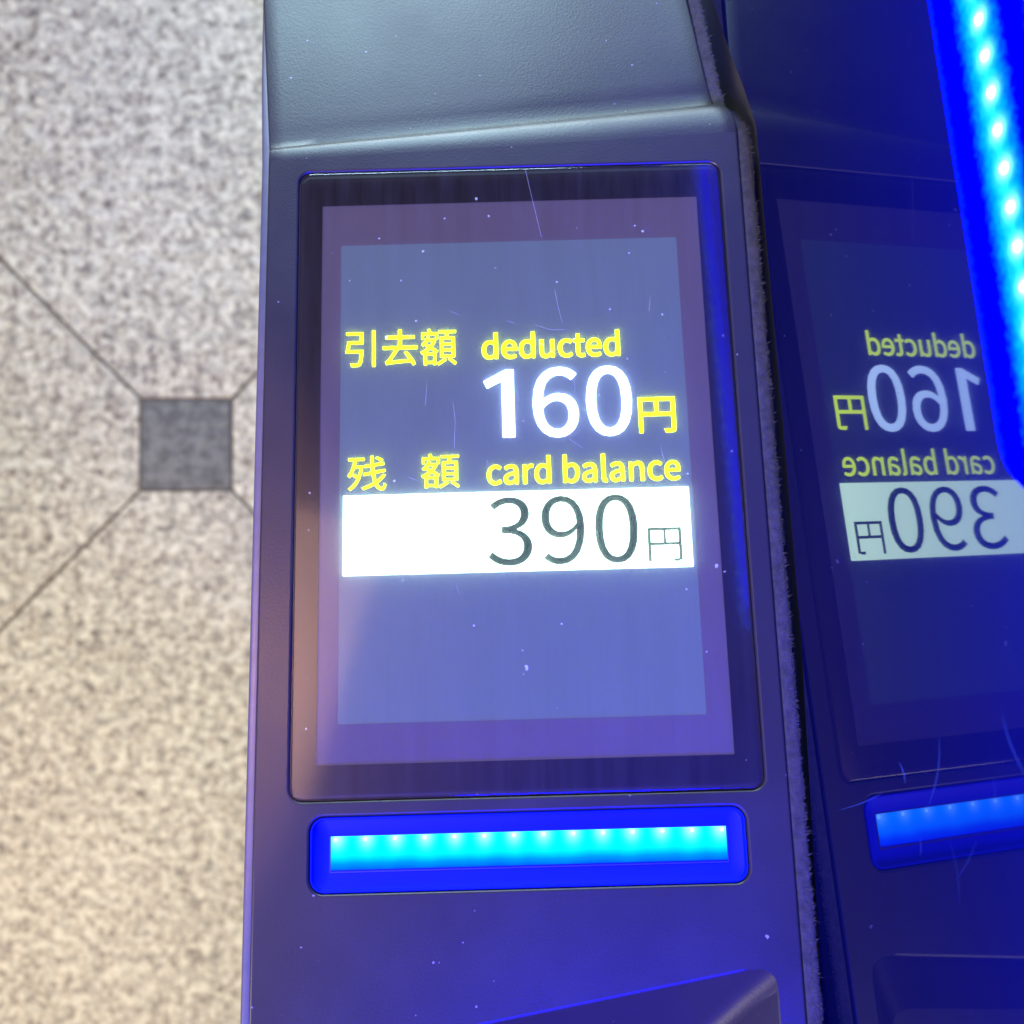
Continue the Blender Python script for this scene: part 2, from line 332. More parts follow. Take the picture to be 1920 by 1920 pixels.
# outlines of the characters on the display, em/350 units
GLYPH_JSON = '''[{"引":[[[274,291,283,291,274,184],[274,-28,274,78,283,-28],[300,-28,291,-28,300,78],[300,291,300,184,291,291]],[[50,199,88,199,46,166],[31,96,38,123,75,96],[164,96,119,96,159,36],[145,4,153,11,141,1],[129,0,137,0,121,0],[74,2,97,0,79,-5],[84,-25,83,-16,106,-26],[139,-25,128,-26,152,-25],[167,-14,159,-22,179,-2],[191,108,185,29,192,112],[192,120,192,120,149,120],[63,120,106,120,67,137],[73,174,70,156,112,174],[190,174,151,174,190,209],[190,279,190,244,139,279],[37,279,88,279,37,271],[37,255,37,263,80,255],[164,255,122,255,164,236],[164,199,164,218,126,199]]],"去":[[[51,-16,49,-11,64,-11],[275,6,84,-9,282,-5],[292,-25,288,-15,300,-20],[317,-11,309,-15,301,20],[235,101,267,67,227,97],[212,90,220,94,228,72],[259,29,245,50,202,25],[86,17,144,21,112,46],[162,120,139,82,219,120],[333,120,276,120,333,129],[333,147,333,138,285,147],[189,147,237,147,189,169],[189,213,189,191,228,213],[307,213,268,213,307,222],[307,239,307,230,268,239],[189,239,228,239,189,258],[189,294,189,276,180,294],[161,294,170,294,161,276],[161,239,161,258,123,239],[46,239,84,239,46,230],[46,213,46,222,84,213],[161,213,123,213,161,191],[161,147,161,169,114,147],[19,147,66,147,19,138],[19,120,19,129,56,120],[130,120,93,120,107,81],[68,33,77,43,57,20],[42,10,49,12,45,3]]],"額":[[[215,145,215,134,243,145],[298,145,270,145,298,134],[298,113,298,124,270,113],[215,113,243,113,215,124]],[[215,93,215,82,243,93],[298,93,270,93,298,82],[298,59,298,70,270,59],[215,59,243,59,215,70]],[[215,199,215,188,243,199],[298,199,270,199,298,188],[298,166,298,177,270,166],[215,166,243,166,215,177]],[[229,32,235,27,213,18],[162,-10,184,0,166,-16],[174,-30,171,-24,197,-19],[247,16,226,-1,241,21]],[[265,17,269,22,284,4],[322,-29,310,-16,327,-23],[337,-11,332,-17,324,2],[279,34,298,21,274,28]],[[75,286,82,289,79,278],[86,261,82,269,64,261],[22,261,43,261,22,241],[22,201,22,221,28,201],[42,201,35,201,42,214],[42,239,42,226,77,239],[149,239,113,239,149,226],[149,201,149,214,156,201],[170,201,163,201,170,221],[170,261,170,241,150,261],[111,261,131,261,107,271],[96,294,101,284,89,291]],[[53,145,58,150,62,139],[79,129,71,134,59,112],[12,90,36,99,16,85],[25,68,23,75,31,71],[43,76,37,74,43,42],[43,-27,43,8,51,-27],[66,-27,58,-27,66,-23],[66,-15,66,-19,87,-15],[129,-15,108,-15,129,-19],[129,-26,129,-23,137,-26],[153,-26,145,-26,153,9],[153,79,153,44,153,79],[155,78,154,79,160,85],[171,97,165,91,157,107],[116,132,137,119,131,150],[153,194,144,171,149,197],[140,204,144,201,139,203],[136,203,137,203,119,203],[85,203,102,203,88,209],[93,223,91,216,86,224],[72,227,79,226,64,203],[19,156,47,176,24,153],[33,139,30,144,50,151],[73,182,63,166,90,182],[124,182,107,182,117,168],[97,144,107,155,87,150],[68,161,78,155,63,155]],[[66,6,87,6,66,24],[66,59,66,41,87,59],[129,59,108,59,129,41],[129,6,129,24,108,6]],[[50,80,84,80,68,90],[100,116,84,102,120,103],[152,80,139,90,118,80]],[[192,220,207,220,192,159],[192,38,192,99,235,38],[323,38,279,38,323,99],[323,220,323,159,302,220],[259,220,281,220,263,232],[269,255,266,243,291,255],[334,255,312,255,334,262],[334,277,334,270,283,277],[181,277,232,277,181,270],[181,255,181,262,202,255],[244,255,223,255,242,243],[237,220,240,231,222,220]]],"残":[[[246,273,252,278,264,265],[297,241,286,251,302,247],[313,258,308,252,301,267],[262,288,279,280,257,283]],[[311,122,318,119,296,101],[255,64,277,81,249,82],[241,129,245,104,271,134],[333,146,302,140,331,154],[328,169,330,161,298,164],[238,152,268,158,236,167],[233,198,235,182,263,203],[323,211,293,207,321,219],[319,235,320,227,290,231],[232,222,261,226,231,245],[230,295,230,270,222,295],[204,295,213,295,205,269],[207,218,206,243,188,216],[151,210,170,213,152,202],[155,186,154,194,173,189],[208,194,191,192,209,178],[213,148,211,162,190,143],[144,135,167,139,145,127],[148,111,147,119,171,115],[216,124,193,120,220,96],[233,48,226,70,202,28],[129,1,166,12,134,-5],[144,-21,141,-14,179,-9],[242,25,212,6,256,-7],[300,-26,275,-26,324,-26],[337,25,332,-15,331,27],[318,39,323,33,316,8],[303,-1,312,-1,287,-1],[263,40,274,14,291,61],[333,112,315,85,325,115]],[[50,112,55,118,63,105],[89,84,78,94,71,43],[15,-7,46,13,21,-11],[33,-26,29,-21,89,12],[142,202,128,85,137,204],[127,207,132,205,125,207],[122,206,124,206,107,206],[76,206,92,206,81,221],[87,254,84,237,109,254],[153,254,131,254,153,262],[153,278,153,270,108,278],[17,278,62,278,17,270],[17,254,17,262,32,254],[62,254,47,254,52,199],[11,114,36,148,17,110],[29,94,26,99,46,118],[70,182,59,148,85,182],[115,182,100,182,111,155],[98,108,105,130,88,116],[64,130,75,124,59,124]]],"円":[[[294,244,259,244,294,210],[294,141,294,176,259,141],[187,141,223,141,187,176],[187,244,187,210,223,244]],[[32,270,128,270,32,171],[32,-28,32,71,40,-28],[58,-28,49,-28,58,19],[58,115,58,67,137,115],[294,115,215,115,294,79],[294,7,294,43,294,1],[285,-2,292,-2,278,-2],[232,-1,256,-2,236,-8],[242,-28,240,-20,273,-28],[305,-23,293,-28,317,-19],[321,7,321,-10,321,95],[321,270,321,183,224,270]],[[58,141,92,141,58,176],[58,244,58,210,92,244],[161,244,127,244,161,210],[161,141,161,176,127,141]]],"d":[[[97,-5,49,-5,120,-5],[155,22,140,8,155,22],[156,22,155,22,157,15],[159,0,158,7,167,0],[185,0,176,0,185,93],[185,279,185,186,174,279],[153,279,163,279,153,254],[153,206,153,230,153,195],[154,173,154,184,138,187],[101,195,123,195,57,195],[19,95,19,157,19,32]],[[104,22,121,22,71,22],[51,95,51,49,51,139],[106,168,76,168,122,168],[153,148,137,162,153,115],[153,48,153,82,137,31]]],"e":[[[109,-5,58,-5,135,-5],[172,15,155,4,168,22],[160,36,164,29,146,27],[113,21,131,21,77,21],[50,88,52,47,92,88],[178,88,135,88,179,92],[179,106,179,99,179,160],[103,195,152,195,60,195],[18,95,18,157,18,32]],[[49,110,83,110,53,148],[104,169,77,169,134,169],[151,110,151,149,117,110]]],"u":[[[88,-5,48,-5,114,-5],[151,30,133,9,151,30],[152,30,151,30,152,20],[154,0,153,10,163,0],[181,0,172,0,181,63],[181,190,181,127,170,190],[149,190,159,190,149,145],[149,55,149,100,131,33],[97,23,117,23,72,23],[62,74,62,38,62,112],[62,190,62,151,51,190],[29,190,40,190,29,150],[29,70,29,110,29,21]]],"c":[[[107,-5,57,-5,130,-5],[169,19,152,5,164,26],[155,41,159,34,143,30],[110,22,127,22,75,22],[51,95,51,51,51,139],[111,168,76,168,126,168],[149,152,138,161,154,159],[165,173,160,166,152,185],[110,195,134,195,61,195],[18,95,18,158,18,32]]],"t":[[[92,-5,51,-5,104,-5],[127,2,116,-1,125,11],[121,27,123,19,114,24],[99,21,106,21,77,21],[70,58,70,35,70,93],[70,164,70,129,87,164],[121,164,104,164,121,173],[121,190,121,181,104,190],[70,190,87,190,70,208],[70,244,70,226,61,244],[43,244,52,244,42,226],[40,190,41,208,30,190],[9,188,19,189,9,180],[9,164,9,172,19,164],[38,164,28,164,38,129],[38,59,38,94,38,21]]],"a":[[[76,-5,44,-5,99,-5],[139,23,121,8,139,23],[140,23,140,23,141,15],[143,0,142,8,152,0],[169,0,160,0,169,39],[169,117,169,78,169,164],[103,195,150,195,72,195],[29,170,46,181,33,163],[41,148,37,155,56,158],[98,168,76,168,129,168],[137,120,137,145,56,111],[21,49,21,91,21,15]],[[85,21,103,21,66,21],[51,51,51,30,51,76],[137,99,73,92,137,81],[137,46,137,64,119,30]]],"r":[[[32,0,32,63,43,0],[64,0,54,0,64,41],[64,122,64,81,77,154],[112,166,96,166,120,166],[131,163,124,165,133,172],[137,191,135,182,131,194],[116,195,125,195,95,195],[62,155,76,180,62,155],[62,155,62,155,61,167],[58,190,60,179,50,190],[32,190,41,190,32,127]]],"b":[[[116,-5,98,-5,159,-5],[199,98,199,33,199,157],[123,195,172,195,102,195],[63,168,81,183,63,180],[64,202,64,191,64,228],[64,279,64,253,54,279],[32,279,43,279,32,186],[32,0,32,93,41,0],[58,0,49,0,59,7],[61,20,60,13,61,20],[62,20,62,20,78,5]],[[111,22,142,22,98,22],[64,42,81,27,64,75],[64,142,64,109,82,159],[115,168,99,168,151,168],[165,98,165,140,165,51]]],"l":[[[66,-5,42,-5,75,-5],[84,-2,80,-3,83,6],[80,23,81,15,76,22],[73,22,75,22,68,22],[64,36,64,26,64,117],[64,279,64,198,54,279],[32,279,43,279,32,198],[32,38,32,118,32,11]]],"n":[[[32,0,32,63,43,0],[64,0,54,0,64,46],[64,138,64,92,83,157],[116,167,97,167,141,167],[152,116,152,152,152,77],[152,0,152,39,163,0],[184,0,174,0,184,40],[184,120,184,80,184,169],[126,195,166,195,100,195],[62,162,80,181,62,162],[62,162,62,162,61,172],[58,190,60,181,50,190],[32,190,41,190,32,127]]],"0":[[[97,-5,48,-5,146,-5],[177,129,177,40,177,218],[97,261,146,261,48,261],[18,129,18,218,18,40]],[[97,21,126,21,68,21],[48,129,48,54,48,204],[97,236,68,236,126,236],[146,129,146,204,146,54]]],"1":[[[31,0,31,9,78,0],[172,0,125,0,172,9],[172,27,172,18,154,27],[120,27,137,27,120,103],[120,257,120,180,112,257],[96,257,104,257,82,249],[42,238,65,243,42,232],[42,218,42,225,58,218],[88,218,73,218,88,154],[88,27,88,90,69,27],[31,27,50,27,31,18]]],"2":[[[15,0,15,6,69,0],[177,0,123,0,177,9],[177,28,177,18,153,28],[106,28,129,28,93,28],[64,25,77,26,124,82],[165,186,165,134,165,231],[90,261,136,261,57,261],[14,224,35,246,20,218],[33,206,26,212,47,223],[86,235,65,235,118,235],[133,185,133,214,133,140],[15,19,96,89,15,13]]],"3":[[[92,-5,52,-5,138,-5],[175,69,175,23,175,104],[120,134,151,126,120,134],[120,136,120,135,148,145],[166,197,166,166,166,238],[91,261,134,261,62,261],[20,231,39,248,25,224],[37,210,31,217,51,225],[90,235,69,235,117,235],[133,195,133,219,133,167],[62,146,116,146,62,137],[62,121,62,129,122,121],[142,70,142,101,142,40],[90,22,121,22,61,22],[27,51,42,36,21,45],[10,31,16,38,27,12]]],"4":[[[119,0,119,24,129,0],[149,0,139,0,149,24],[149,71,149,47,161,71],[183,71,172,71,183,79],[183,96,183,88,172,96],[149,96,161,96,149,150],[149,257,149,203,137,257],[114,257,126,257,78,202],[7,92,43,147,7,85],[7,71,7,78,44,71],[119,71,82,71,119,47]],[[119,96,119,123,93,96],[40,96,67,96,60,125],[99,184,79,155,106,196],[119,222,113,209,120,222],[121,222,120,222,120,209],[119,175,119,188,119,149]]],"5":[[[92,-5,51,-5,135,-5],[176,83,176,27,176,140],[98,165,141,165,83,165],[60,155,71,161,62,180],[67,229,64,205,99,229],[163,229,131,229,163,238],[163,257,163,248,122,257],[39,257,80,257,36,217],[30,137,33,177,36,133],[47,126,42,130,62,136],[90,141,73,141,122,141],[143,83,143,119,143,45],[89,22,119,22,59,22],[26,50,40,36,20,43],[9,29,15,36,27,12]]],"6":[[[105,-5,56,-5,145,-5],[179,79,179,29,179,133],[108,159,151,159,88,159],[50,129,65,148,51,208],[116,235,80,235,131,235],[157,215,147,227,163,222],[175,235,169,228,160,250],[114,261,141,261,65,261],[20,123,20,223,20,38]],[[50,103,54,50,67,127],[103,136,87,136,134,136],[149,79,149,113,149,44],[105,21,130,21,73,21]]],"7":[[[69,0,74,97,80,0],[103,0,92,0,107,100],[178,237,118,160,178,244],[178,257,178,250,124,257],[17,257,71,257,17,248],[17,229,17,238,59,229],[142,229,100,229,91,159]]],"8":[[[98,-5,50,-5,146,-5],[178,62,178,25,178,97],[135,129,158,116,135,130],[135,131,135,130,150,143],[169,193,169,166,169,232],[99,261,143,261,59,261],[28,195,28,234,28,168],[63,136,44,149,63,136],[63,135,63,135,40,122],[16,64,16,98,16,24]],[[116,139,133,155,85,151],[57,195,57,165,57,220],[98,237,75,237,126,237],[142,191,142,217,142,172]],[[98,19,128,19,68,19],[44,67,44,39,44,91],[80,125,59,111,116,110],[148,63,148,97,148,37]]],"9":[[[82,-5,54,-5,130,-5],[175,139,175,35,175,221],[89,261,138,261,49,261],[15,178,15,228,15,125],[86,97,43,97,107,97],[145,129,130,110,143,49],[81,22,114,22,64,22],[38,42,49,29,32,35],[20,22,26,28,35,7]],[[145,155,141,208,128,131],[91,121,109,121,61,121],[46,178,46,144,46,213],[89,236,64,236,122,236]]]},{"引":350,"去":350,"額":350,"残":350,"円":350,"d":217,"e":194,"u":213,"c":179,"t":132,"a":197,"r":136,"b":216,"l":99,"n":214,"0":194,"1":194,"2":194,"3":194,"4":194,"5":194,"6":194,"7":194,"8":194,"9":194," ":78}]'''

# ---------------------------------------------------------------- floor (octagon tiles with dark square insets)
def mat_stone(name, ramp_stops, sc=1.0, warm=True):
    k = N(name); v = k.obj((1, 1, 1))
    a = k.n('TexNoise', i_Vector=v, i_Scale=85.0 * sc, i_Detail=4.0, i_Roughness=0.62, i_Distortion=0.3)
    b2 = k.n('TexNoise', i_Vector=v, i_Scale=190.0 * sc, i_Detail=3.0, i_Roughness=0.6)
    big = k.n('TexNoise', i_Vector=v, i_Scale=6.0, i_Detail=3.0)
    vo = k.n('TexVoronoi', i_Scale=150.0 * sc, feature='SMOOTH_F1'); k.l(v, vo.inputs['Vector']); vo.inputs['Smoothness'].default_value = 0.25
    sp = k.n('SeparateColor'); k.l(vo.outputs['Color'], sp.inputs[0])
    f = k.math('ADD', k.math('MULTIPLY', a.outputs[0], 0.60), k.math('MULTIPLY', b2.outputs[0], 0.30))
    f = k.math('ADD', f, k.math('MULTIPLY', sp.outputs[0], 0.11))
    f = k.math('ADD', f, k.math('MULTIPLY_ADD', big.outputs[0], 0.10, -0.05))
    col = k.ramp(f, ramp_stops)
    cool = k.n('TexNoise', i_Vector=v, i_Scale=60.0, i_Detail=3.0)
    col = k.mixc(k.math('MULTIPLY', k.ramp(cool.outputs[0], [(.45, (0, 0, 0)), (.62, (1, 1, 1))]), .28), col, (0.31, 0.31, 0.30), 'MIX')
    dark = k.flecks(46, 0.17, 0.05, 2.0)
    col = k.mixc(k.math('MULTIPLY', dark, 0.55), col, (0.11, 0.11, 0.13))
    b = bsdf(k, col, 0.5)
    return k.done(b.outputs[0])
M_STONE = mat_stone('beige_stone', [(0.37, (0.12, 0.10, 0.095)), (0.45, (0.33, 0.28, 0.24)), (0.52, (0.49, 0.43, 0.36)), (0.60, (0.69, 0.64, 0.55))])
M_DARKSTONE = mat_stone('dark_stone', [(0.36, (0.062, 0.060, 0.068)), (0.5, (0.10, 0.098, 0.11)), (0.64, (0.16, 0.158, 0.17))])
M_GROUT = mat_simple('grout', (0.11, 0.085, 0.07), 0.9)

def build_floor():
    cx0, cy0 = -0.3576, 0.0739           # centre of the inset that shows
    per = 0.43; half = 0.050; g = 0.0016
    bm = bmesh.new()
    def prism(pts, z0, z1, mi):
        pts = inset(pts, g); low = [bm.verts.new((x, y, z0)) for x, y in pts]
        mid = [bm.verts.new((x, y, z1 - .0012)) for x, y in pts]
        top = [bm.verts.new((x, y, z1)) for x, y in inset(pts, .0012)]
        n = len(pts)
        for A, B in ((low, mid), (mid, top)):
            for i in range(n):
                f = bm.faces.new((A[i], A[(i + 1) % n], B[(i + 1) % n], B[i])); f.material_index = mi
        f = bm.faces.new(top); f.material_index = mi
    R = 6
    for i in range(-R, R + 1):
        for j in range(-R, R + 1):
            x, y = cx0 + i * per, cy0 + j * per
            if (i + j) % 2 == 0:         # square inset
                prism([(x - half, y - half), (x + half, y - half), (x + half, y + half), (x - half, y + half)], -0.01, 0, 1)
            else:                        # octagon between four insets
                q = per
                prism([(x - q + half, y - half), (x - half, y - q + half), (x + half, y - q + half), (x + q - half, y - half),
                       (x + q - half, y + half), (x + half, y + q - half), (x - half, y + q - half), (x - q + half, y + half)], -0.01, 0, 0)
    L = (R + 1) * per
    for z in (-0.0022,):
        vs = [bm.verts.new((cx0 + a * L, cy0 + b * L, z)) for a, b in ((-1, -1), (1, -1), (1, 1), (-1, 1))]
        f = bm.faces.new(vs); f.material_index = 2
    me = bpy.data.meshes.new('floor'); bm.to_mesh(me); bm.free()
    for m in (M_STONE, M_DARKSTONE, M_GROUT): me.materials.append(m)
    o = bpy.data.objects.new('floor', me); COL.objects.link(o)
    o['kind'] = 'structure'
build_floor()

# ---------------------------------------------------------------- the gate console with its display
console = empty('gate_console', FRAME)
tag(console, 'grey plastic gate console with a lit fare display above a cyan lamp bar', 'ticket gate')

def ys(x): return 127.6 + (x + 12) / 102 * 4.0
def yc(x): return 130.8 + (x + 12) / 98.5 * 9.6
def drop(x): return 0.9 + (x + 12) / 98.5 * 2.6

def housing_mesh():
    bm = bmesh.new(); U = 28; rows = []
    rows.append([(-12 + u / U * 102, -120, 0) for u in range(U + 1)])
    rows.append([(-12 + u / U * 102, ys(-12 + u / U * 102), 0) for u in range(U + 1)])
    for s in (.15, .3, .45, .6, .72, .83, .91, .97, 1.0):
        r = []
        for u in range(U + 1):
            xa = -12 + u / U * 102; xb = -12 + u / U * 98.8
            x = xa + (xb - xa) * s ** 3; h = drop(xb)
            y = ys(xa) + (yc(xb) - ys(xa)) * s
            r.append((x, y, -h * (1 - math.sqrt(1 - s * s * .985))))
        rows.append(r)
    for dy, wd in ((0.5, 98.6), (2.0, 98.4), (4.5, 98.1), (8, 97.8), (20, 97.6), (40, 97.0), (75, 96)):
        r = []
        for u in range(U + 1):
            xb = -12 + u / U * 98.8
            xl = -12.2 - dy * 0.075
            r.append((xl + u / U * (wd - dy * .02) * (1 if dy < 3 else 1), yc(xb) + dy, -drop(xb) - 0.09 * dy - .15 - {.5: .12, 2.0: .34, 4.5: .12}.get(dy, 0) * (0.3 + (xb + 12) / 98)))
        rows.append(r)
    G = [[bm.verts.new(Vector(p) * MM) for p in r] for r in rows]
    for a, b in zip(G, G[1:]):
        for i in range(U): bm.faces.new((a[i], a[i + 1], b[i + 1], b[i]))
    # skirt and underside
    edge = G[0][:] + [r[-1] for r in G[1:]] + list(reversed(G[-1][:-1])) + [r[0] for r in reversed(G[1:-1])]
    low = [bm.verts.new((v.co.x, v.co.y, -0.040)) for v in edge]
    n = len(edge)
    for i in range(n): bm.faces.new((edge[i], low[i], low[(i + 1) % n], edge[(i + 1) % n]))
    bm.faces.new(low)
    bmesh.ops.recalc_face_normals(bm, faces=bm.faces)
    me = bpy.data.meshes.new('housing'); bm.to_mesh(me); bm.free(); return me

def cut(me, cutters):
    """boolean-subtract cutter meshes and soften the edges; returns a plain mesh"""
    o = bpy.data.objects.new('tmp', me); COL.objects.link(o); tmp = [o]
    for c in cutters:
        co = bpy.data.objects.new('tmp', c); COL.objects.link(co); tmp.append(co)
        m = o.modifiers.new('b', 'BOOLEAN'); m.operation = 'DIFFERENCE'; m.solver = 'EXACT'; m.object = co
    bv = o.modifiers.new('v', 'BEVEL'); bv.width = 0.0005; bv.segments = 3; bv.limit_method = 'ANGLE'; bv.angle_limit = math.radians(50)
    bv.use_clamp_overlap = False
    dg = bpy.context.evaluated_depsgraph_get()
    res = bpy.data.meshes.new_from_object(o.evaluated_get(dg))
    for t in tmp: bpy.data.objects.remove(t)
    return res

glass_o = rrect(-5.25, 85.6, -6.8, 124.6, 2.6)
lamp_o = rrect(-1.3, 81.5, -23.6, -9.6, 2.8)
def pocket(q):
    xr = 85.2 - q; yl = lambda x: -52.1 + .1648 * x - q * 1.01
    A, Cn, B = Vector((xr - 4.5, yl(xr - 4.5))), Vector((xr, yl(xr))), Vector((xr, yl(xr) - 4.5))
    arc = [(1 - t) ** 2 * B + 2 * t * (1 - t) * Cn + t * t * A for t in [i / 6 for i in range(7)]]
    return [(0, -125), (xr, -125)] + [tuple(p) for p in arc] + [(0, yl(0))]
cutters = [slab('c', glass_o, -6, 3), slab('c', lamp_o, -6, 3),
           loops_mesh('c', [[(x, y, -13) for x, y in pocket(12)], [(x, y, -6) for x, y in pocket(5)], [(x, y, 0) for x, y in pocket(0)], [(x, y, 3) for x, y in pocket(-.5)]], True, True)]
hs = link('housing', cut(housing_mesh(), cutters), M_HOUSING, console, angle=28)
for p_ in hs.data.polygons:              # the flat face stays truly flat
    if p_.normal.z > 0.9999: p_.use_smooth = False

# lower body of the gate, down to the floor
def cabinet():
    bm = bmesh.new(); pts = rrect(-9.5, 88, -118, 205, 6, 5)
    top = [bm.verts.new((FRAME.inverted() @ Vector(q)).to_tuple()) for q in [tuple((P(x, y, -38))) for x, y in pts]]
    low = []
    for x, y in pts:
        q = P(x, y, -38); low.append(bm.verts.new((FRAME.inverted() @ Vector((q.x, q.y, 0.001))).to_tuple()))
    n = len(pts)
    for i in range(n): bm.faces.new((top[i], low[i], low[(i + 1) % n], top[(i + 1) % n]))
    bm.faces.new(top); bm.faces.new(low)
    bmesh.ops.recalc_face_normals(bm, faces=bm.faces)
    me = bpy.data.meshes.new('cabinet'); bm.to_mesh(me); bm.free(); return me
link('cabinet', cabinet(), M_CABINET, console, angle=30)

# metal trim along the left edge, a little below the face
def sweep(name, path, half, mat, parent, seg=6):
    """rounded strip along a path; half = (half width, half height)"""
    rings = []
    for x, y, z in path:
        rings.append([(x + half[0] * math.copysign(abs(math.cos(t)) ** .5, math.cos(t)), y, z + half[1] * math.copysign(abs(math.sin(t)) ** .5, math.sin(t)))
                      for t in [2 * math.pi * k / (seg * 4) for k in range(seg * 4)]])
    return link(name, loops_mesh(name, rings, True, True), mat, parent, angle=40)
k = N('trim_metal'); kv = k.obj((20, 400, 20)); ka = k.n('TexNoise', i_Vector=kv, i_Scale=1.0, i_Detail=3.0)
kb = bsdf(k, k.mixc(ka.outputs[0], (0.075, 0.072, 0.085), (0.11, 0.105, 0.125)), 0.38, Metallic=0.2)
M_TRIM = k.done(kb.outputs[0])
sweep('edge_trim', [(-13.0, -118, -3.2), (-12.95, 3, -3.2), (-12.9, 70, -3.2), (-12.9, 128, -3.4), (-14.2, 150, -6.2), (-15.6, 200, -10.5)], (1.15, 0.9), M_TRIM, console)

# pile strip that seals the gap to the side panel
def edge_path():
    pts = [(90.0, y, -0.55) for y in range(-116, 132, 8)] + [(90.0, 132.5, -0.9), (88.2, 136.6, -2.6), (86.0, 140.5, -4.4)]
    pts += [(85.6 - t * .105, 141 + t, -4.5 - t * .09) for t in range(4, 64, 8)]
    return pts
EP = edge_path()
felt = sweep('pile_strip', [(x + 1.5, y, z - .5) for x, y, z in EP], (1.35, 0.75), M_FELT, console, 5)
def fibres():
    rnd = random.Random(3); bm = bmesh.new()
    for a, b in zip(EP, EP[1:]):
        L = math.hypot(b[0] - a[0], b[1] - a[1]); n = int(L * 60)
        for i in range(n):
            t = rnd.random(); x = a[0] + (b[0] - a[0]) * t + rnd.uniform(0.7, 2.6); y = a[1] + (b[1] - a[1]) * t; z = a[2] + (b[2] - a[2]) * t + 0.05 - 0.25 * abs(x - a[0] - 1.5)
            ln = rnd.uniform(0.4, 1.15) * (1 if rnd.random() > .06 else 1.7)
            clump = math.sin(y * 1.3) + math.sin(y * .37 + 2)
            d = Vector((rnd.uniform(.45, 1.0), rnd.uniform(-.1, .75) + .25 * clump, rnd.uniform(0.0, .42))).normalized() * ln
            wv = Vector((-d.y, d.x, 0)).normalized() * rnd.uniform(.035, .075)
            p = Vector((x, y, z)); m_ = p + d * .55 + Vector((0, 0, .06)); e = p + d - Vector((0, 0, .12))
            v = [bm.verts.new(q * MM) for q in (p - wv, p + wv, m_ + wv * .8, m_ - wv * .8, e)]
            bm.faces.new((v[0], v[1], v[2], v[3])); bm.faces.new((v[3], v[2], v[4]))
    me = bpy.data.meshes.new('pile'); bm.to_mesh(me); bm.free(); return me
link('pile', fibres(), M_FIBRE, felt)

# ---- display
K = lambda z: (EYE.z - z) / EYE.z
def dp(x, y, z):                       # measured on the glass -> where it lies at its own depth
    return (EYE.x + (x - EYE.x) * K(z), EYE.y + (y - EYE.y) * K(z))
def drect(x0, x1, y0, y1, z, r, n=6):
    a = dp(x0, y0, z); b = dp(x1, y1, z); return rrect(a[0], b[0], a[1], b[1], r, n)

screen = link('display', ring_plate('m', rrect(-5.2, 85.5, -6.7, 124.5, 2.4, 6), drect(-.1, 80.1, -.1, 116.5, -.7, .15, 6), -.75, -0.65), M_MASK, console)
def glass_mesh():
    rings = [[(x, y, z) for x, y in inset(rrect(-5.0, 85.3, -6.55, 124.3, 2.3), k)] for z, k in ((-0.6, 0), (-0.25, 0), (-0.1, .12), (-0.05, .3))]
    return loops_mesh('cover_glass', rings, False, True)
link('cover_glass', glass_mesh(), M_GLASS, screen, angle=8)
ZB, ZL, ZT = -1.2, -1.5, -1.45
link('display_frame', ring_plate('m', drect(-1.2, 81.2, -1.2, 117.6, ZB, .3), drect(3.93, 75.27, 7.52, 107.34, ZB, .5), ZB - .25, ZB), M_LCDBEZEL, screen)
lcd = link('screen', slab('m', drect(3, 76.3, 6.5, 108.3, ZL, .3), ZL - .6, ZL), M_LCD, screen)
link('film', loops_mesh('m', [[(x, y, -.8) for x, y in drect(-1, 81, -1, 117.4, -.8, .3)]], False, True), M_FILM, screen)

bar_r = drect(4.75, 74.5, 36.4, 52.74, ZT, .15)
bar = link('balance_bar', slab('m', bar_r, ZL + .01, ZT), M_BAR, lcd)

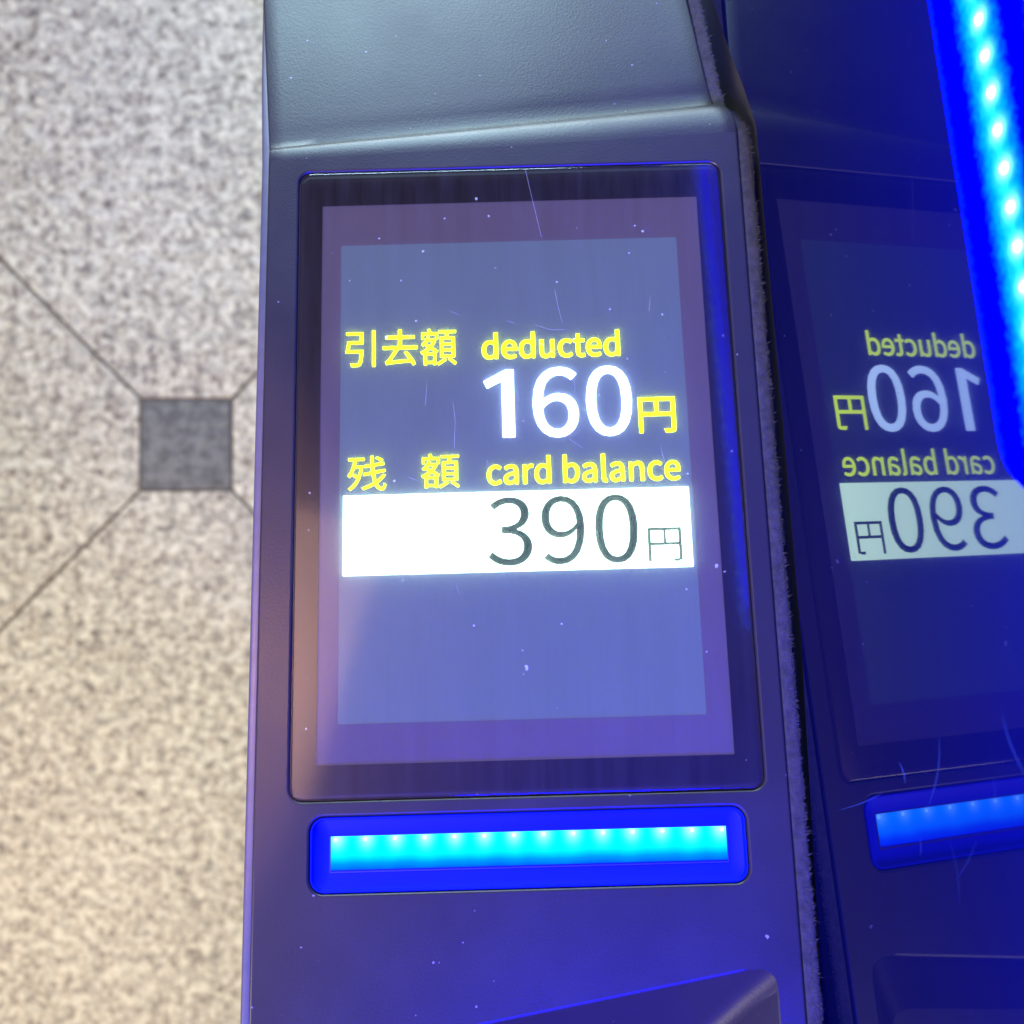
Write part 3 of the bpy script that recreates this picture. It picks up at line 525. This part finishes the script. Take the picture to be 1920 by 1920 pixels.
GLY, ADV = json.loads(GLYPH_JSON)
straight = lambda pts: [[x, y, x, y, x, y] for x, y in pts]
GLY['1'] = [straight([(143, 0), (143, 255), (116, 255), (40, 214), (50, 190), (104, 218), (104, 0)])]      # the display's 1 has no foot
def lettering(body, x0, x1, y0, y1, z, mat, weight, parent, name='lettering', h=0.03):
    (x0, y0), (x1, y1) = dp(x0, y0, z), dp(x1, y1, z)
    allp = []; cur = 0; items = []
    for ch in body:
        for s in GLY.get(ch, []):
            items.append([[q[0] + cur, q[1], q[2] + cur, q[3], q[4] + cur, q[5]] for q in s])
            allp += [(q[0] + cur, q[1]) for q in s]
        cur += ADV[ch]
    ax, bx = min(p[0] for p in allp), max(p[0] for p in allp); ay, by = min(p[1] for p in allp), max(p[1] for p in allp)
    wx, wy = x0 + weight, y0 + weight
    sx = (x1 - x0 - 2 * weight) / (bx - ax); sy = (y1 - y0 - 2 * weight) / (by - ay)
    f = lambda X, Y: ((X - ax) * sx + wx, (Y - ay) * sy + wy, 0)
    cu = bpy.data.curves.new('t', 'CURVE'); cu.dimensions = '2D'; cu.fill_mode = 'FRONT'; cu.resolution_u = 5
    for s in items:
        sp = cu.splines.new('BEZIER'); sp.bezier_points.add(len(s) - 1); sp.use_cyclic_u = True
        for b, q in zip(sp.bezier_points, s):
            b.handle_left_type = b.handle_right_type = 'FREE'
            b.co = f(q[0], q[1]); b.handle_left = f(q[2], q[3]); b.handle_right = f(q[4], q[5])
    t = bpy.data.objects.new('t', cu); COL.objects.link(t)
    dg = bpy.context.evaluated_depsgraph_get()
    me = bpy.data.meshes.new_from_object(t.evaluated_get(dg)); bpy.data.objects.remove(t)
    if weight > 0:                       # bolder: a band of that half width along every outline
        bm = bmesh.new(); bm.from_mesh(me)
        for s in items:
            pts = []
            for i, q in enumerate(s):
                r = s[(i + 1) % len(s)]
                p0, p1, p2, p3 = [Vector(f(*c)) for c in ((q[0], q[1]), (q[4], q[5]), (r[2], r[3]), (r[0], r[1]))]
                straight = (p1 - p0).length < 1e-4 and (p2 - p3).length < 1e-4
                n = 1 if straight else 5
                for j in range(n):
                    t_ = j / n; pts.append(p0 * (1 - t_) ** 3 + p1 * 3 * t_ * (1 - t_) ** 2 + p2 * 3 * t_ * t_ * (1 - t_) + p3 * t_ ** 3)
            m = len(pts)
            for i in range(m):
                a, b = pts[i], pts[(i + 1) % m]
                if (b - a).length < 1e-4: continue
                d = (b - a).normalized(); w_ = Vector((-d.y, d.x, 0)) * weight
                bm.faces.new([bm.verts.new(v) for v in (a - w_, b - w_, b + w_, a + w_)])
                bm.faces.new([bm.verts.new(a + weight * Vector((math.cos(k_ * math.pi / 4), math.sin(k_ * math.pi / 4), 0))) for k_ in range(8)])
        bm.to_mesh(me); bm.free()
    me.transform(Matrix.Translation((0, 0, z * MM)) @ Matrix.Scale(MM, 4))
    return link(name, me, mat, parent)

lettering('引去額', 5.0, 28.1, 79.95, 88.0, ZT, M_YELLOW, .03, lcd)
lettering('deducted', 33.35, 62.1, 80.9, 86.75, ZT, M_YELLOW, .13, lcd)
lettering('160', 33.6, 64.0, 63.75, 78.9, ZT, M_WHITE, .16, lcd)
lettering('円', 65.2, 72.8, 64.2, 71.8, ZT, M_YELLOW, .09, lcd)
lettering('残', 5.6, 13.4, 53.7, 60.9, ZT, M_YELLOW, .02, lcd)
lettering('額', 20.5, 28.3, 53.8, 61.0, ZT, M_YELLOW, .02, lcd)
lettering('card balance', 33.8, 73.1, 54.1, 60.05, ZT, M_YELLOW, .11, lcd)
lettering('390', 33.7, 63.9, 37.5, 51.6, ZT + .05, M_INK, 0.0, bar)
# the thin yen sign on the bar is drawn stroke by stroke
def thin_yen():
    bm = bmesh.new()
    for x0, x1, y0, y1 in ((65.7, 66.35, 37.6, 44.5), (71.85, 72.5, 37.8, 44.5), (66.35, 71.85, 43.9, 44.5), (66.35, 71.85, 40.9, 41.5), (68.85, 69.4, 41.5, 43.9), (70.7, 71.85, 37.6, 38.2)):
        a, b = dp(x0, y0, ZT), dp(x1, y1, ZT); box_mm(bm, a[0], b[0], a[1], b[1], ZT + .01, ZT + .05)
    me = bpy.data.meshes.new('lettering'); bm.to_mesh(me); bm.free(); return link('lettering', me, M_INK, bar)
thin_yen()

# hairline scratches on the glass
def hairs(lines, z, wdt, mat, parent, name):
    bm = bmesh.new()
    for ln in lines:
        pts = [Vector((x, y, z)) for x, y in ln]; 
        for a, b in zip(pts, pts[1:]):
            d = (b - a).normalized(); s = Vector((-d.y, d.x, 0)) * wdt / 2
            vs = [bm.verts.new(q * MM) for q in (a - s, a + s, b + s * .7, b - s * .7)]; bm.faces.new(vs)
    me = bpy.data.meshes.new(name); bm.to_mesh(me); bm.free(); return link(name, me, mat, parent)
k = N('scratch'); kd = k.n('BsdfDiffuse'); kd.inputs[0].default_value = (.7, .7, .75, 1)
kt = k.n('BsdfTransparent'); km = k.n('MixShader'); km.inputs[0].default_value = .22
k.l(kt.outputs[0], km.inputs[1]); k.l(kd.outputs[0], km.inputs[2]); M_SCR = k.done(km.outputs[0])
rn = random.Random(11)
hl = [[(43.6, 124.0), (45.0, 116.4), (46.6, 108)], [(49.0, 96), (49.6, 92), (50.3, 88.6)], [(44.5, 88.4), (47.5, 87.2), (51, 87)], [(52.8, 78.6), (52.2, 76), (52.5, 73.4)], [(38, 80), (38.6, 66)], [(27.3, 62), (27.6, 68), (27.2, 72)]]
for i in range(26):
    x, y = rn.uniform(8, 76), rn.uniform(28, 92); a = rn.choice([rn.gauss(90, 9), rn.gauss(-25, 14)]); L = rn.uniform(1, 5)
    hl.append([(x, y), (x + L * math.cos(math.radians(a)), y + L * math.sin(math.radians(a)))])
hairs(hl, -0.035, 0.11, M_SCR, screen, 'scratches')

# ---- lamp bar under the display
ZW = -1.9
LX = [3.7 + 5.62 * i for i in range(14)]
wx0, wy0 = dp(2.83, -19.6, ZW); wx1, wy1 = dp(77.52, -13.2, ZW)
def recess_mesh():
    n = 8
    o0 = rrect(-1.15, 81.35, -23.45, -9.75, 2.7, n); o1 = rrect(-.6, 80.8, -22.9, -10.3, 2.3, n)
    i0 = rrect(wx0 - .25, wx1 + .25, wy0 - .25, wy1 + .2, .3, n)
    return loops_mesh('m', [[(x, y, -.6) for x, y in o0], [(x, y, -.12) for x, y in inset(o0, .15)], [(x, y, -.15) for x, y in inset(o0, .35)], [(x, y, -1.1) for x, y in o1],
                            [(x, y, ZW + .15) for x, y in inset(i0, -1.1)], [(x, y, ZW + .1) for x, y in i0], [(x, y, ZW - .5) for x, y in i0]])
lamp = link('lamp_bar', recess_mesh(), M_RECESS, console, angle=35)
def mat_window():
    k = N('lit_window'); tc = k.n('TexCoord'); s = k.n('SeparateXYZ'); k.l(tc.outputs['Object'], s.inputs[0])
    x, y = s.outputs[0], s.outputs[1]
    ph = k.math('DIVIDE', k.math('SUBTRACT', x, (LX[0] - 2.81) * MM), 5.62 * MM)
    dx = k.math('MULTIPLY', k.math('SUBTRACT', k.math('FRACT', ph), 0.5), 5.62)
    dy = k.math('MULTIPLY', k.math('SUBTRACT', y, (wy1 - .25) * MM), 1000.0)
    r = k.math('SQRT', k.math('ADD', k.math('MULTIPLY', dx, dx), k.math('MULTIPLY', k.math('MULTIPLY', dy, dy), .55)))
    glow = k.math('POWER', 2.718, k.math('MULTIPLY', k.math('MULTIPLY', r, r), -0.75))
    v = k.math('DIVIDE', k.math('MULTIPLY', dy, -1.0), 6.4)
    nz = k.n('TexNoise', i_Vector=k.obj((160, 60, 60)), i_Scale=1.0, i_Detail=3.0)
    halo = k.math('POWER', 2.718, k.math('MULTIPLY', r, -0.42))
    v = k.math('ADD', v, k.math('MULTIPLY_ADD', nz.outputs[0], .16, -.08))
    v = k.math('SUBTRACT', v, k.math('MULTIPLY', halo, .22))
    col = k.ramp(v, [(0.0, (0.0, 1.5, 14)), (0.45, (0.0, 1.05, 11)), (0.70, (0.0, .36, 9)), (0.95, (0.0, .07, 8))])
    col = k.mixc(k.math('MULTIPLY', glow, .7), col, (.8, 2.6, 15.0))
    e = k.n('Emission'); k.l(col, e.inputs[0]); return k.done(e.outputs[0])
link('window', slab('m', [(wx0, wy0), (wx1, wy0), (wx1, wy1), (wx0, wy1)], ZW - .5, ZW), mat_window(), lamp)
M_LED = mat_emit('led', (1.0, 3.6, 14.0), 1.0)
def led_mesh(r, depth, half=False):
    bm = bmesh.new(); bmesh.ops.create_icosphere(bm, subdivisions=2, radius=1)
    for v in bm.verts: v.co = Vector((v.co.x * r, v.co.y * r, v.co.z * depth)) * MM
    me = bpy.data.meshes.new('led'); bm.to_mesh(me); bm.free(); return me
lm = led_mesh(.42, .12); lm.materials.append(M_LED)
for x in LX:
    o = bpy.data.objects.new('led', lm); COL.objects.link(o); o.parent = lamp
    a = dp(x, 0, ZW)[0]; o.location = Vector((min(max(a, wx0 + .5), wx1 - .5), wy1 - .62, ZW + .0)) * MM
M_GASKET = mat_simple('gasket', (0.01, 0.012, 0.09), 0.5)
g0 = rrect(wx0 - .18, wx1 + .18, wy0 - .18, wy1 + .14, .2, 3); g1 = rrect(wx0 + .03, wx1 - .03, wy0 + .05, wy1 - .02, .1, 3)
link('gasket', ring_plate('m', g0, g1, ZW, ZW + .16), M_GASKET, lamp)
bm = bmesh.new(); box_mm(bm, wx0, wx1, wy0 - .02, wy0 + .32, ZW + .01, ZW + .1)
me = bpy.data.meshes.new('lower_lip'); bm.to_mesh(me); bm.free(); link('lower_lip', me, M_RECESS, lamp)

# ---------------------------------------------------------------- glossy side panel with the light strip
nx, ty_, tz_ = Vector((.98768, .03088, -.15342)), Vector((-.03125, .99951, 0)), Vector((.15334, .00479, .98817))
WL = Matrix(((nx.x, ty_.x, tz_.x, 93.25 * MM), (nx.y, ty_.y, tz_.y, 0), (nx.z, ty_.z, tz_.z, 0), (0, 0, 0, 1)))
wall = empty('side_panel', FRAME @ WL)
tag(wall, 'tall glossy black side panel mirroring the fare display, with a row of bright blue lights', 'gate panel')

def mat_acrylic():
    k = N('black_acrylic')
    sm = k.n('TexNoise', i_Vector=k.obj((10, 18, 18)), i_Scale=1.0, i_Detail=4.0)
    fl = k.flecks(230, .13, .04, 4.0)
    col = k.mixc(fl, k.mixc(sm.outputs[0], (0.001, 0.001, 0.016), (0.002, 0.003, 0.028)), (0.04, 0.04, 0.12))
    b = bsdf(k, col, 0.03, IOR=1.44)
    b.inputs['Emission Color'].default_value = (0.0, 0.004, 1.0, 1)      # added glow for the blue light on the sheet
    # glow put in brighter towards the light strip
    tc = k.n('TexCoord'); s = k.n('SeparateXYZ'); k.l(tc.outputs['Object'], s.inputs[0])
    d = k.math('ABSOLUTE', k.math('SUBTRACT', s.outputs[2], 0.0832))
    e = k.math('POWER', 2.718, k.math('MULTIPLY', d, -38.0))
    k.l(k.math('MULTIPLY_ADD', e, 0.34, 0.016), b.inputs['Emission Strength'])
    return k.done(b.outputs[0])
poly = [(300, -30), (166.9, -3.2), (148.7, 3.0), (137, 7.7), (126, 11.3), (64.7, 8.0), (21, 4.9), (-18.7, -.4), (-48, -4), (-120, -12)]
outl = [(y, z) for y, z in poly] + [(-160, -15), (-160, 330), (300, 330)]
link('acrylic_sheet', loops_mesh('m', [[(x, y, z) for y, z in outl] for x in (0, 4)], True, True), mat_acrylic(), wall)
bm = bmesh.new(); box_mm(bm, 6, 60, -160, 300, -860, 330)
me = bpy.data.meshes.new('backing'); bm.to_mesh(me); bm.free(); link('backing', me, M_CABINET, wall)

# light strip
LZ = 85.2
def strip_ring(k_, x):
    return [(x, y, z) for y, z in inset(rrect(31, 300, 74.6, 95.4, 9.5, 10), k_)]
def mat_strip():
    k = N('lit_strip'); tc = k.n('TexCoord'); s = k.n('SeparateXYZ'); k.l(tc.outputs['Object'], s.inputs[0])
    y, z = s.outputs[1], s.outputs[2]
    ph = k.math('DIVIDE', k.math('SUBTRACT', y, (62.5 - 2.65) * MM), 5.3 * MM)
    dy = k.math('MULTIPLY', k.math('SUBTRACT', k.math('FRACT', ph), 0.5), 5.3)
    dz = k.math('MULTIPLY', k.math('SUBTRACT', z, LZ * MM), 1000.0)
    r = k.math('SQRT', k.math('ADD', k.math('MULTIPLY', dy, dy), k.math('MULTIPLY', dz, dz)))
    nz = k.n('TexNoise', i_Vector=k.obj((900, 900, 1600)), i_Scale=1.0, i_Detail=4.0, i_Roughness=.7)
    ad = k.math('ADD', k.math('ABSOLUTE', dz), k.math('MULTIPLY_ADD', nz.outputs[0], 4.4, -2.2))
    ad = k.math('ADD', ad, k.math('MULTIPLY', r, .28))
    ad = k.math('ADD', ad, k.math('MULTIPLY', k.math('GREATER_THAN', dz, 0.0), 1.2))
    col = k.ramp(k.math('DIVIDE', ad, 12.0), [(0.08, (0.02, 1.1, 14)), (0.27, (0.0, .55, 11)), (0.42, (0.0, .14, 7)), (0.52, (0.0, 0.0, 4.0)), (.93, (0, 0, 2.5)), (1.0, (0, 0.02, 18.0))])
    glow = k.math('POWER', 2.718, k.math('MULTIPLY', k.math('MULTIPLY', r, r), -0.85))
    col = k.mixc(glow, col, (1.2, 4.0, 15.0))
    e = k.n('Emission'); k.l(col, e.inputs[0]); return k.done(e.outputs[0])
strip = link('light_strip', loops_mesh('m', [strip_ring(0, -.01), strip_ring(.1, -1.6), strip_ring(.6, -2.2), strip_ring(1.5, -2.5)], False, True), mat_strip(), wall, angle=50)
sm_ = led_mesh(.75, .75); sm_.materials.append(mat_emit('strip_led', (2.4, 6.5, 15.0), 1.0))
for i in range(-5, 16):
    o = bpy.data.objects.new('led', sm_); COL.objects.link(o); o.parent = strip
    o.location = Vector((-2.3, 62.5 + 5.3 * i, LZ)) * MM
k = N('strip_rim'); kb = bsdf(k, (0.03, 0.03, 0.2), .3); M_RIM = k.done(kb.outputs[0])
a_, b_ = rrect(30.6, 300.4, 74.2, 95.8, 9.9, 10), rrect(31, 300, 74.6, 95.4, 9.5, 10)
link('rim', loops_mesh('m', [[(-.02, y, z) for y, z in b_], [(-.5, y, z) for y, z in b_], [(-.5, y, z) for y, z in a_], [(-.02, y, z) for y, z in a_]]), M_RIM, strip, angle=40)

# scuffs on the acrylic beside the mirrored lamp
k = N('scuff'); kd = k.n('BsdfDiffuse'); kd.inputs[0].default_value = (.05, .10, .6, 1)
ke = k.n('BsdfTransparent'); km = k.n('MixShader'); km.inputs[0].default_value = .45
k.l(ke.outputs[0], km.inputs[1]); k.l(kd.outputs[0], km.inputs[2]); M_SCUFF = k.done(km.outputs[0])
def wall_hairs(lines, w):
    bm = bmesh.new()
    for ln in lines:
        n = len(ln)
        L = []
        for i, (y, z) in enumerate(ln):
            d = Vector((ln[min(i + 1, n - 1)][0] - ln[max(i - 1, 0)][0], ln[min(i + 1, n - 1)][1] - ln[max(i - 1, 0)][1])).normalized()
            ww = w * (.55 + .45 * math.sin(ln[0][0] * 7)) * math.sin(math.pi * (i + .25) / (n - .5)) * .5
            L.append((bm.verts.new(Vector((-.03, y - d.y * ww, z + d.x * ww)) * MM), bm.verts.new(Vector((-.03, y + d.y * ww, z - d.x * ww)) * MM)))
        for (a, b), (c, d) in zip(L, L[1:]): bm.faces.new((a, b, d, c))
    me = bpy.data.meshes.new('scuffs'); bm.to_mesh(me); bm.free(); link('scuffs', me, M_SCUFF, wall)
def bez(p0, p1, bend, n=9):
    out = []
    for i in range(n):
        t = i / (n - 1); x = p0[0] + (p1[0] - p0[0]) * t; y = p0[1] + (p1[1] - p0[1]) * t
        out.append((x, y + bend * math.sin(math.pi * t)))
    return out
wall_hairs([bez((-.9, 35.5), (-4.3, 36.6), .6), bez((3.5, 48.3), (-7.5, 42.4), 1.2), bez((6.2, 64), (-3, 67.8), -.8), bez((-10, 12), (-5.9, 29.4), 1.5),
            bez((-11, 47), (-21, 47.4), .8), bez((-11, 54), (-17, 47.6), .5), bez((-12, 39), (-15, 38.4), .2), bez((-2, 60), (-8, 58), .7)], 0.7)
